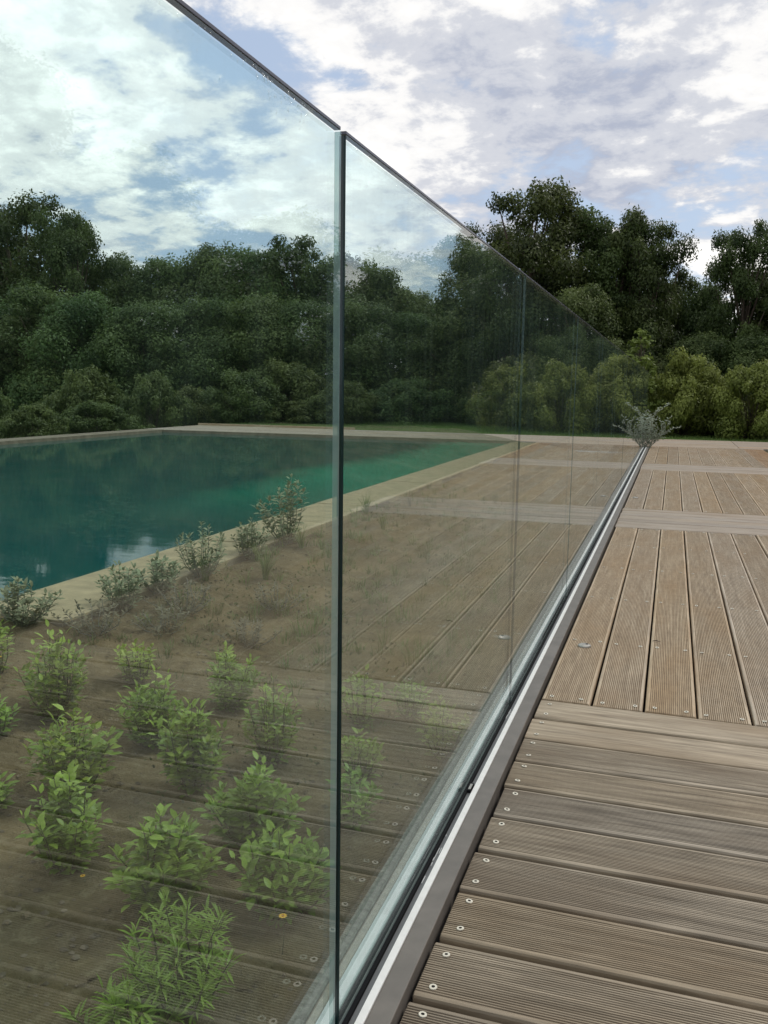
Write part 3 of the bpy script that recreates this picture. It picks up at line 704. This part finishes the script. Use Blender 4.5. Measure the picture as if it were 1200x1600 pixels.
# lawn blades beyond the deck end
g = np.random.default_rng(9); n = 26000
px = g.uniform(-11.5, 6.0, n); py = 19.9 + 4.5 * g.random(n) ** 1.3; hh = g.uniform(0.03, 0.075, n); an = g.uniform(0, 6.283, n)
b0 = np.stack([px, py, np.full(n, -0.055)], 1); dx = np.stack([np.cos(an), np.sin(an), np.zeros(n)], 1) * 0.007
tip = b0 + np.stack([g.normal(0, 0.02, n), g.normal(0, 0.02, n), hh], 1)
V = np.stack([b0 - dx, b0 + dx, tip], 1).reshape(-1, 3)
tag(link('lawn_grass', npmesh('lawn_grass', V, np.arange(3 * n).reshape(n, 3), 'grass_blade', np.repeat(g.random(n) * 0.7, 3))), 'short green lawn between the deck end and the trees', 'grass', kind='stuff')

# ------------------------------------------------------------------ shrubs in the bed
LT = [(0, 0, 0), (0.30, 0.24, 0.05), (0.30, 0, -0.01), (0.30, -0.24, 0.05), (0.66, 0.21, 0.03), (0.66, 0, -0.02), (0.66, -0.21, 0.03), (1.0, 0, -0.10)]
LF = [(0, 2, 1), (0, 3, 2), (1, 2, 5), (1, 5, 4), (2, 3, 6), (2, 6, 5), (4, 5, 7), (5, 6, 7)]
LEAF_ONE = mesh('leaf', LT, LF, 'shrub_leaf_single', True)
LEAF_YOUNG = mesh('leaf', LT, LF, 'shrub_leaf_young', True)
def shrub_frames(seed, H, Rr, nst, per, ln, spread=0.6, lean=0.9):
    """stems as tubes and leaf frames (matrix, height fraction)"""
    r = random.Random(seed); stems, leaves = [], []
    for s in range(nst):
        a = 2 * math.pi * (s + r.random() * 0.7) / nst; q = r.random() ** 0.6 * Rr * lean; hs = H * (1.0 - 0.45 * (q / Rr) ** 1.6) * r.uniform(0.82, 1.02)
        if s == 0: q, hs = Rr * 0.12, H
        b = Vector((math.cos(a) * q * 0.18, math.sin(a) * q * 0.18, -0.01)); e = Vector((math.cos(a) * q, math.sin(a) * q, hs * 0.97))
        m1 = b.lerp(e, 0.4) + Vector((math.cos(a), math.sin(a), 0)) * Rr * 0.10; m2 = b.lerp(e, 0.75) + Vector((r.uniform(-1, 1), r.uniform(-1, 1), 0)) * Rr * 0.05
        path = [b, m1, m2, e]; stems.append(tube(path, [0.0028, 0.0022, 0.0016, 0.0008], 5))
        for k in range(per):
            t = 0.07 + 0.93 * ((k + r.random() * 0.6) / per); seg = min(2, int(t * 3)); p = path[seg].lerp(path[seg + 1], min(1, t * 3 - seg))
            az = k * 2.4 + r.uniform(-0.5, 0.5); el = r.uniform(-0.05, 0.75) + (0.55 if t > 0.9 else 0.0)
            d = Vector((math.cos(az) * math.cos(el), math.sin(az) * math.cos(el), math.sin(el)))
            side = Vector((-math.sin(az), math.cos(az), r.uniform(-0.35, 0.35))).normalized(); n_ = d.cross(side).normalized(); side = n_.cross(d)
            L = ln * r.uniform(0.75, 1.25) * (0.72 if t > 0.93 else 1.0)
            off = d * L * spread * r.random()
            M = Matrix(((d.x * L, side.x * L, n_.x * L, p.x + off.x), (d.y * L, side.y * L, n_.y * L, p.y + off.y), (d.z * L, side.z * L, n_.z * L, p.z + off.z), (0, 0, 0, 1)))
            leaves.append((M, t, p.z / H))
    return stems, leaves
def joined_leaves(name, leaves, mat, seed, tbias=0.0, shape=(1, 1)):
    r = np.random.default_rng(seed); T_ = np.array([[x * shape[0], y * shape[1], z, 1] for x, y, z in LT])
    Vs = np.concatenate([(np.array(M) @ T_.T).T[:, :3] for M, _, _ in leaves]); n = len(leaves)
    Fs = (np.array(LF)[None] + (np.arange(n) * len(LT))[:, None, None]).reshape(-1, 3)
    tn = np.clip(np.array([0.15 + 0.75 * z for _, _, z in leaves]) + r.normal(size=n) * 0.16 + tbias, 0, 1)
    return npmesh(name, Vs, Fs, mat, np.repeat(tn, len(LT)), True)
GS = 'young green shrubs planted in the bed'
SHRUBS = [  # x, y, height, half-width, single leaves?, label
 (-1.328, 1.653, 0.262, 0.112, 1, 'nearest shrub of the leftmost full row, large glossy leaves, above bare soil'),
 (-1.550, 1.968, 0.266, 0.118, 1, 'middle shrub of the leftmost full row, directly behind the glossy nearest one'),
 (-1.899, 2.342, 0.311, 0.125, 1, 'farthest and tallest shrub of the leftmost full row, with a pointed top'),
 (-1.247, 2.099, 0.270, 0.112, 1, 'bushy bright shrub in the middle of the bed with several upright tips'),
 (-1.526, 2.336, 0.246, 0.100, 1, 'slim shrub right behind and left of the bushy bright one'),
 (-1.844, 2.726, 0.150, 0.110, 0, 'low rounded shrub at the back of the middle row'),
 (-1.442, 2.699, 0.235, 0.112, 1, 'upright shrub where the lengthwise board lines end, back of the bed'),
 (-1.117, 2.355, 0.285, 0.095, 1, 'shrub with one tall single tip left of the dark glass joint'),
 (-0.926, 1.859, 0.228, 0.112, 1, 'rounded shrub with large leaves left of the dark joint, middle distance'),
 (-1.004, 1.572, 0.215, 0.118, 1, 'wide shrub above the narrow-leaved one, left of the yellow flower'),
 (-0.753, 1.635, 0.215, 0.102, 1, 'shrub partly dimmed by board reflections above the yellow flower'),
 (-0.961, 2.747, 0.190, 0.085, 0, 'shrub just right of the dark joint, farthest of three there'),
 (-0.827, 2.340, 0.150, 0.078, 0, 'small shrub just right of the dark joint, middle of three there'),
 (-0.634, 2.581, 0.185, 0.078, 0, 'shrub close to the kerb below the second glass joint'),
 (-2.248, 2.469, 0.200, 0.085, 0, 'shrub cut by the left edge, highest of the three there'),
 (-1.940, 2.106, 0.125, 0.066, 0, 'small shrub cut by the left edge, middle of the three there'),
 (-1.687, 1.799, 0.090, 0.056, 0, 'tiny shrub cut by the left edge, lowest of the three there'),
 (-0.745, 2.061, 0.150, 0.065, 0, 'small shrub right of the dark joint, nearest of three there'),
 (-0.822, 2.862, 0.150, 0.060, 0, 'faint small shrub in the second panel behind the others'),
]
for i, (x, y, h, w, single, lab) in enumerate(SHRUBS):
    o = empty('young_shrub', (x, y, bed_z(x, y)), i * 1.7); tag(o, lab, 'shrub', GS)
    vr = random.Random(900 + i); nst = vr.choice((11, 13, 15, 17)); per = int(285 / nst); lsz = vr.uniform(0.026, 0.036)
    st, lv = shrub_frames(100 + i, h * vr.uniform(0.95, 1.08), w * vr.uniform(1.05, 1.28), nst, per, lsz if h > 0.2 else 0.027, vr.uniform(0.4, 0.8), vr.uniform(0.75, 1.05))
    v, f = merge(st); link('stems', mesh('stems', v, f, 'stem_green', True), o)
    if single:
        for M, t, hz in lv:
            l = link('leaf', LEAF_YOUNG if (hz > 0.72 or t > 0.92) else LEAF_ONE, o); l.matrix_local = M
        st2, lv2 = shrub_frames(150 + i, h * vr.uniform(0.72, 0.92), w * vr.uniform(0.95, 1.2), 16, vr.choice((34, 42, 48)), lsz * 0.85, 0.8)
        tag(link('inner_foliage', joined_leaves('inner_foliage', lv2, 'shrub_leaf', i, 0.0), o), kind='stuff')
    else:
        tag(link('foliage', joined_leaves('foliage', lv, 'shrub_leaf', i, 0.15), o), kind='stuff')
# two narrow-leaved plants at the bottom
for i, (x, y, h, w, lab) in enumerate(((-0.800, 1.300, 0.215, 0.125, 'narrow-leaved feathery plant at the bottom, left of the dark joint'), (-0.83, 1.160, 0.125, 0.10, 'narrow-leaved plant cut by the bottom edge of the picture'))):
    o = empty('feathery_plant', (x, y, bed_z(x, y))); tag(o, lab, 'plant', 'narrow-leaved plants at the bottom of the bed')
    st, lv = shrub_frames(200 + i, h, w, 22, 40, 0.032, 0.3, 1.0); v, f = merge(st); link('stems', mesh('stems', v, f, 'stem_green', True), o)
    tag(link('foliage', joined_leaves('foliage', lv, 'shrub_leaf', 50 + i, 0.2, (1.1, 0.34)), o), kind='stuff')

# silvery shrubs
GV = 'silvery shrubs'
SILVER = [
 (-2.37, 5.25, 0.47, 0.22, 'largest silvery shrub standing before the dark pool water, left of the joint'),
 (-2.38, 4.72, 0.26, 0.13, 'thin silvery shrub just left of the largest one by the pool'),
 (-2.36, 4.12, 0.30, 0.17, 'upright dense silvery shrub at the pool edge, second largest there'),
 (-2.37, 3.72, 0.20, 0.12, 'small silvery shrub at the pool edge between two larger ones'),
 (-2.36, 3.40, 0.22, 0.16, 'broad low silvery shrub where the pool edge nears the left side'),
 (-2.52, 2.91, 0.20, 0.17, 'pale silvery shrub at the left picture edge by the water'),
 (1.95, 3.1, 0.34, 0.24, 'near silvery shrub on the bank right of the deck, seen mirrored'),
 (2.10, 4.2, 0.42, 0.28, 'middle silvery shrub on the bank right of the deck, seen mirrored'),
 (2.45, 6.6, 0.62, 0.34, 'tall silvery shrub on the bank right of the deck, seen mirrored'),
]
for i, (x, y, h, w, lab) in enumerate(SILVER):
    o = empty('silvery_shrub', (x, y, bank_z(x, y) if x > 0 else bed_z(x, y)), i); tag(o, lab, 'shrub', GV)
    st, lv = shrub_frames(300 + i, h, w, 16, 34, 0.030 if h < 0.4 else 0.042, 0.4, 1.0); v, f = merge(st); link('stems', mesh('stems', v, f, 'stem_grey', True), o)
    tag(link('foliage', joined_leaves('foliage', lv, 'silver_leaf', 60 + i), o), kind='stuff')
# the straggly one at the end of the balustrade
o = empty('silvery_shrub', (-0.395, 16.62, -0.02)); tag(o, 'straggly silvery shrub growing at the far end of the balustrade', 'shrub', GV)
r = random.Random(78); st, lv = [], []
def twig_run(p0, d0, length, rad, nseg, depth):
    pts = [p0.copy()]; d = d0.normalized()
    for k in range(nseg):
        d = (d + Vector((r.gauss(0, 0.22), r.gauss(0, 0.22), r.gauss(0.03, 0.16)))).normalized(); pts.append(pts[-1] + d * length / nseg)
    st.append(tube(pts, [rad * (1 - 0.8 * k / nseg) for k in range(nseg + 1)], 4))
    for k in range(1, nseg + 1):
        for q in range(4):
            p = pts[k - 1].lerp(pts[k], r.random()); az = r.uniform(0, 6.283); el = r.uniform(-0.2, 1.1); e = Vector((math.cos(az) * math.cos(el), math.sin(az) * math.cos(el), math.sin(el)))
            side = e.orthogonal().normalized(); n_ = e.cross(side); L = r.uniform(0.022, 0.045)
            lv.append((Matrix(((e.x * L, side.x * L, n_.x * L, p.x), (e.y * L, side.y * L, n_.y * L, p.y), (e.z * L, side.z * L, n_.z * L, p.z), (0, 0, 0, 1))), 0.5, min(1, p.z / 0.8)))
        if depth and k > 1 and r.random() < 0.8:
            a_ = r.uniform(0, 6.283); twig_run(pts[k], d + Vector((math.cos(a_), math.sin(a_), 0.3)) * 0.9, length * r.uniform(0.25, 0.45), rad * 0.5, 4, depth - 1)
for s in range(11):
    a = r.uniform(0, 6.283); ln = r.uniform(0.0, 0.5)
    twig_run(Vector((r.uniform(-.06, .06), r.uniform(-.06, .06), 0)), Vector((math.cos(a) * ln + 0.05, math.sin(a) * ln, 1.0)), r.uniform(0.38, 0.72), 0.006, 7, 1)
twig_run(Vector((0, 0, 0.1)), Vector((0.8, 0, 0.9)), 0.46, 0.005, 7, 1); twig_run(Vector((0, 0, 0.1)), Vector((-0.85, 0, 0.9)), 0.48, 0.005, 7, 1); twig_run(Vector((0, 0, 0.1)), Vector((0.08, 0, 1)), 0.72, 0.005, 8, 1)
v, f = merge(st); link('stems', mesh('stems', v, f, 'stem_grey', True), o); tag(link('foliage', joined_leaves('foliage', lv, 'silver_pale', 7), o), kind='stuff')

# grass tufts
def tuft(x, y, h, n, seed, mat, label, dry=False):
    r = random.Random(seed); V, F, tn = [], [], []
    for k in range(n):
        a = r.uniform(0, 6.283); l = h * r.uniform(0.6, 1.1); sp = r.uniform(0.15, 0.75); w = r.uniform(0.0016, 0.0034); b = len(V)
        d = Vector((math.cos(a), math.sin(a), 0)); s = Vector((-math.sin(a), math.cos(a), 0)) * w; o_ = Vector((r.uniform(-.012, .012), r.uniform(-.012, .012), -0.004))
        for j in range(5):
            t = j / 4; p = o_ + d * (l * sp * t ** 1.5) + Vector((0, 0, l * (t - 0.42 * sp * t * t * t))); ww = 1 - 0.9 * t ** 2
            V += [p - s * ww, p + s * ww]
        for j in range(4): F.append((b + 2 * j, b + 2 * j + 1, b + 2 * j + 3, b + 2 * j + 2))
        tn += [r.random()] * 10
    o = empty('grass_tuft', (x, y, bed_z(x, y))); tag(o, label, 'grass tuft', 'grass tufts in the bed')
    tag(link('blades', npmesh('blades', np.array([tuple(q) for q in V]), np.array(F), mat, tn), o), kind='stuff')
for i, (x, y, h, n, mat, lab) in enumerate((
    (-2.10, 4.35, 0.22, 60, 'grass_blade', 'fullest arching grass tuft in the middle of the bed below the pool edge'),
    (-2.32, 4.08, 0.20, 46, 'grass_blade', 'arching grass tuft left of the fullest one'),
    (-2.23, 5.15, 0.20, 36, 'grass_blade', 'grass tuft just left of the dark joint near the pool coping'),
    (-2.33, 6.70, 0.22, 30, 'grass_blade', 'grass tuft right of the dark joint near the pool coping'),
    (-2.30, 4.66, 0.17, 34, 'grass_blade', 'small grass tuft behind the fullest one'),
    (-2.19, 7.50, 0.18, 26, 'dry_plant', 'dry tuft farthest along the pool coping'),
    (-2.05, 6.30, 0.18, 26, 'grass_blade', 'thin grass tuft right of the joint, nearer than its neighbour'))):
    tuft(x, y, h, n, 400 + i, mat, lab)
# dry low plants near the left of the pool edge
for i, (x, y, h, w, lab) in enumerate(((-2.12, 3.55, 0.16, 0.20, 'dry brownish low plant below the silvery shrubs, left part of the bed'), (-2.25, 3.05, 0.15, 0.20, 'dry brownish low plant nearest the left picture edge'), (-1.85, 3.95, 0.15, 0.18, 'dry greyish plant left below the fullest grass tuft'), (-2.05, 3.25, 0.12, 0.16, 'small dry plant between the two brownish ones'), (-1.72, 3.40, 0.13, 0.16, 'dry greyish plant in the shadowed middle of the bed'))):
    o = empty('dry_plant', (x, y, bed_z(x, y)), i); tag(o, lab, 'plant', 'dry plants in the bed')
    st, lv = shrub_frames(500 + i, h, w, 14, 24, 0.022, 0.5, 1.0); v, f = merge(st); link('stems', mesh('stems', v, f, 'stem_grey', True), o)
    tag(link('foliage', joined_leaves('foliage', lv, 'dry_plant', 80 + i), o), kind='stuff')

# flowers
def flower(x, y, h, label, s=1.0):
    o = empty('flower', (x, y, bed_z(x, y)), x * 9); tag(o, label, 'flower', 'yellow flowers in the bed')
    v, f = tube([(0, 0, 0), (0.004, 0, h * 0.5), (0, 0.004, h)], [0.0012, 0.001, 0.001], 5); link('stem', mesh('stem', v, f, 'stem_green', True), o)
    for k in range(9):
        a = 2 * math.pi * k / 9; c, s_ = math.cos(a), math.sin(a); L = 0.0085 * s
        V = [(0.002, 0, 0), (L * 0.6, 0.0026 * s, 0.0006), (L, 0.0012 * s, 0), (L, -0.0012 * s, 0), (L * 0.6, -0.0026 * s, 0.0006)]
        V = [(p[0] * c - p[1] * s_, p[0] * s_ + p[1] * c + 0.004, p[2] + h) for p in V]
        link('petal', mesh('petal', V, [(0, 4, 3, 2, 1)], 'petal_yellow'), o)
    v, f = tube([(0, 0.004, h - 0.001), (0, 0.004, h + 0.0018)], [0.003 * s, 0.0022 * s], 8); link('centre', mesh('centre', v, f, 'flower_centre'), o)
flower(-0.690, 1.500, 0.085, 'orange-yellow flower near the dark joint at the bottom of the bed')
flower(-1.240, 1.600, 0.020, 'tiny yellow flower on the soil below the glossy shrub', 0.7)
flower(-2.20, 2.42, 0.090, 'yellow flower at the left picture edge', 0.8)

lv = []; r = random.Random(33)
for k in range(900):
    x = r.uniform(-2.38, -0.54); y = 0.9 + 5 * r.random() ** 1.3; a = r.uniform(0, 6.28); el = r.uniform(-0.15, 0.35); d = Vector((math.cos(a) * math.cos(el), math.sin(a) * math.cos(el), math.sin(el)))
    side = Vector((-math.sin(a), math.cos(a), r.uniform(-0.3, 0.3))).normalized(); n_ = d.cross(side); L = r.uniform(0.010, 0.030)
    lv.append((Matrix(((d.x * L, side.x * L, n_.x * L, x), (d.y * L, side.y * L, n_.y * L, y), (d.z * L, side.z * L, n_.z * L, bed_fine(x, y) + 0.006), (0, 0, 0, 1))), 0.5, r.random()))
tag(link('leaf_litter', joined_leaves('leaf_litter', lv, 'dry_leaf', 4)), 'brown dead leaves strewn over the soil of the bed', 'leaf litter', kind='stuff')
r = random.Random(61); V, F, tn = [], [], []
for c in range(620):
    cx = r.uniform(-2.74, -0.75); cy = 2.7 + 6.5 * r.random() ** 1.1
    if cy > 2.9 and cx < -2.38: continue
    hh_ = r.uniform(0.025, 0.10) * (1.25 if cy > 3.4 else 0.7); dry = r.random()
    for k in range(r.randint(6, 22)):
        a = r.uniform(0, 6.283); l = hh_ * r.uniform(0.5, 1.1); sp = r.uniform(0.1, 0.9); w = r.uniform(0.0014, 0.003); b = len(V); q = r.random() * 0.04
        d = Vector((math.cos(a), math.sin(a), 0)); s_ = Vector((-math.sin(a), math.cos(a), 0)) * w; ox, oy = cx + math.cos(a) * q, cy + math.sin(a) * q; o_ = Vector((ox, oy, bed_z(ox, oy) - 0.004))
        for j in range(4):
            t = j / 3; p = o_ + d * (l * sp * t ** 1.5) + Vector((0, 0, l * (t - 0.42 * sp * t ** 3))); ww = 1 - 0.9 * t * t; V += [tuple(p - s_ * ww), tuple(p + s_ * ww)]
        for j in range(3): F.append((b + 2 * j, b + 2 * j + 1, b + 2 * j + 3, b + 2 * j + 2))
        tn += [max(0, min(1, dry * 0.7 + r.uniform(-0.1, 0.4)))] * 8
tag(link('wild_grass', npmesh('wild_grass', np.array(V), np.array(F), 'wild_grass', tn)), 'low wild grass sprouting over the back of the planting bed', 'grass', kind='stuff')
# clods, pebbles and small weeds on the soil: nobody could count them
r = random.Random(21); V, F = [], []
ico = [(0, 0, 1), (0.9, 0, 0.2), (0.28, 0.85, 0.25), (-0.72, 0.53, 0.2), (-0.7, -0.5, 0.25), (0.3, -0.85, 0.2), (0, 0, -0.5)]
icf = [(0, 1, 2), (0, 2, 3), (0, 3, 4), (0, 4, 5), (0, 5, 1), (6, 2, 1), (6, 3, 2), (6, 4, 3), (6, 5, 4), (6, 1, 5)]
for k in range(6500):
    x = r.uniform(-2.38, -0.54); y = 0.6 + 7 * r.random() ** 1.6; s = 0.0018 + 0.0085 * r.random() ** 4; a = r.uniform(0, 6.28); b = len(V); z = bed_fine(x, y)
    for p in ico:
        q = s * r.uniform(0.7, 1.3); V.append((x + (p[0] * math.cos(a) - p[1] * math.sin(a)) * q * 1.3, y + (p[0] * math.sin(a) + p[1] * math.cos(a)) * q, z + p[2] * q * 0.8))
    F += [tuple(i + b for i in t) for t in icf]
tag(link('pebbles', mesh('pebbles', V, F, 'pebble')), 'scattered pebbles and soil crumbs over the planting bed', 'pebbles', kind='stuff')
lv = []
for k in range(9000):
    x = r.uniform(-2.74, -0.54); y = 0.8 + 8 * r.random() ** 1.2
    if y > 2.9 and x < -2.39: continue
    if vnoise(x, y, 1.3, 7) < 0.12 * r.random() + 0.05: continue
    a = r.uniform(0, 6.28); el = r.uniform(0.1, 1.2); d = Vector((math.cos(a) * math.cos(el), math.sin(a) * math.cos(el), math.sin(el))); side = d.orthogonal().normalized(); n_ = d.cross(side); L = r.uniform(0.008, 0.016 + 0.010 * max(0, min(1, (y - 2.4))))
    lv.append((Matrix(((d.x * L, side.x * L, n_.x * L, x), (d.y * L, side.y * L, n_.y * L, y), (d.z * L, side.z * L, n_.z * L, bed_fine(x, y)), (0, 0, 0, 1))), 0.5, r.random()))
tag(link('ground_weeds', joined_leaves('ground_weeds', lv, 'weed_leaf', 3)), 'sparse dry weeds and fallen leaves over the planting bed', 'weeds', kind='stuff')
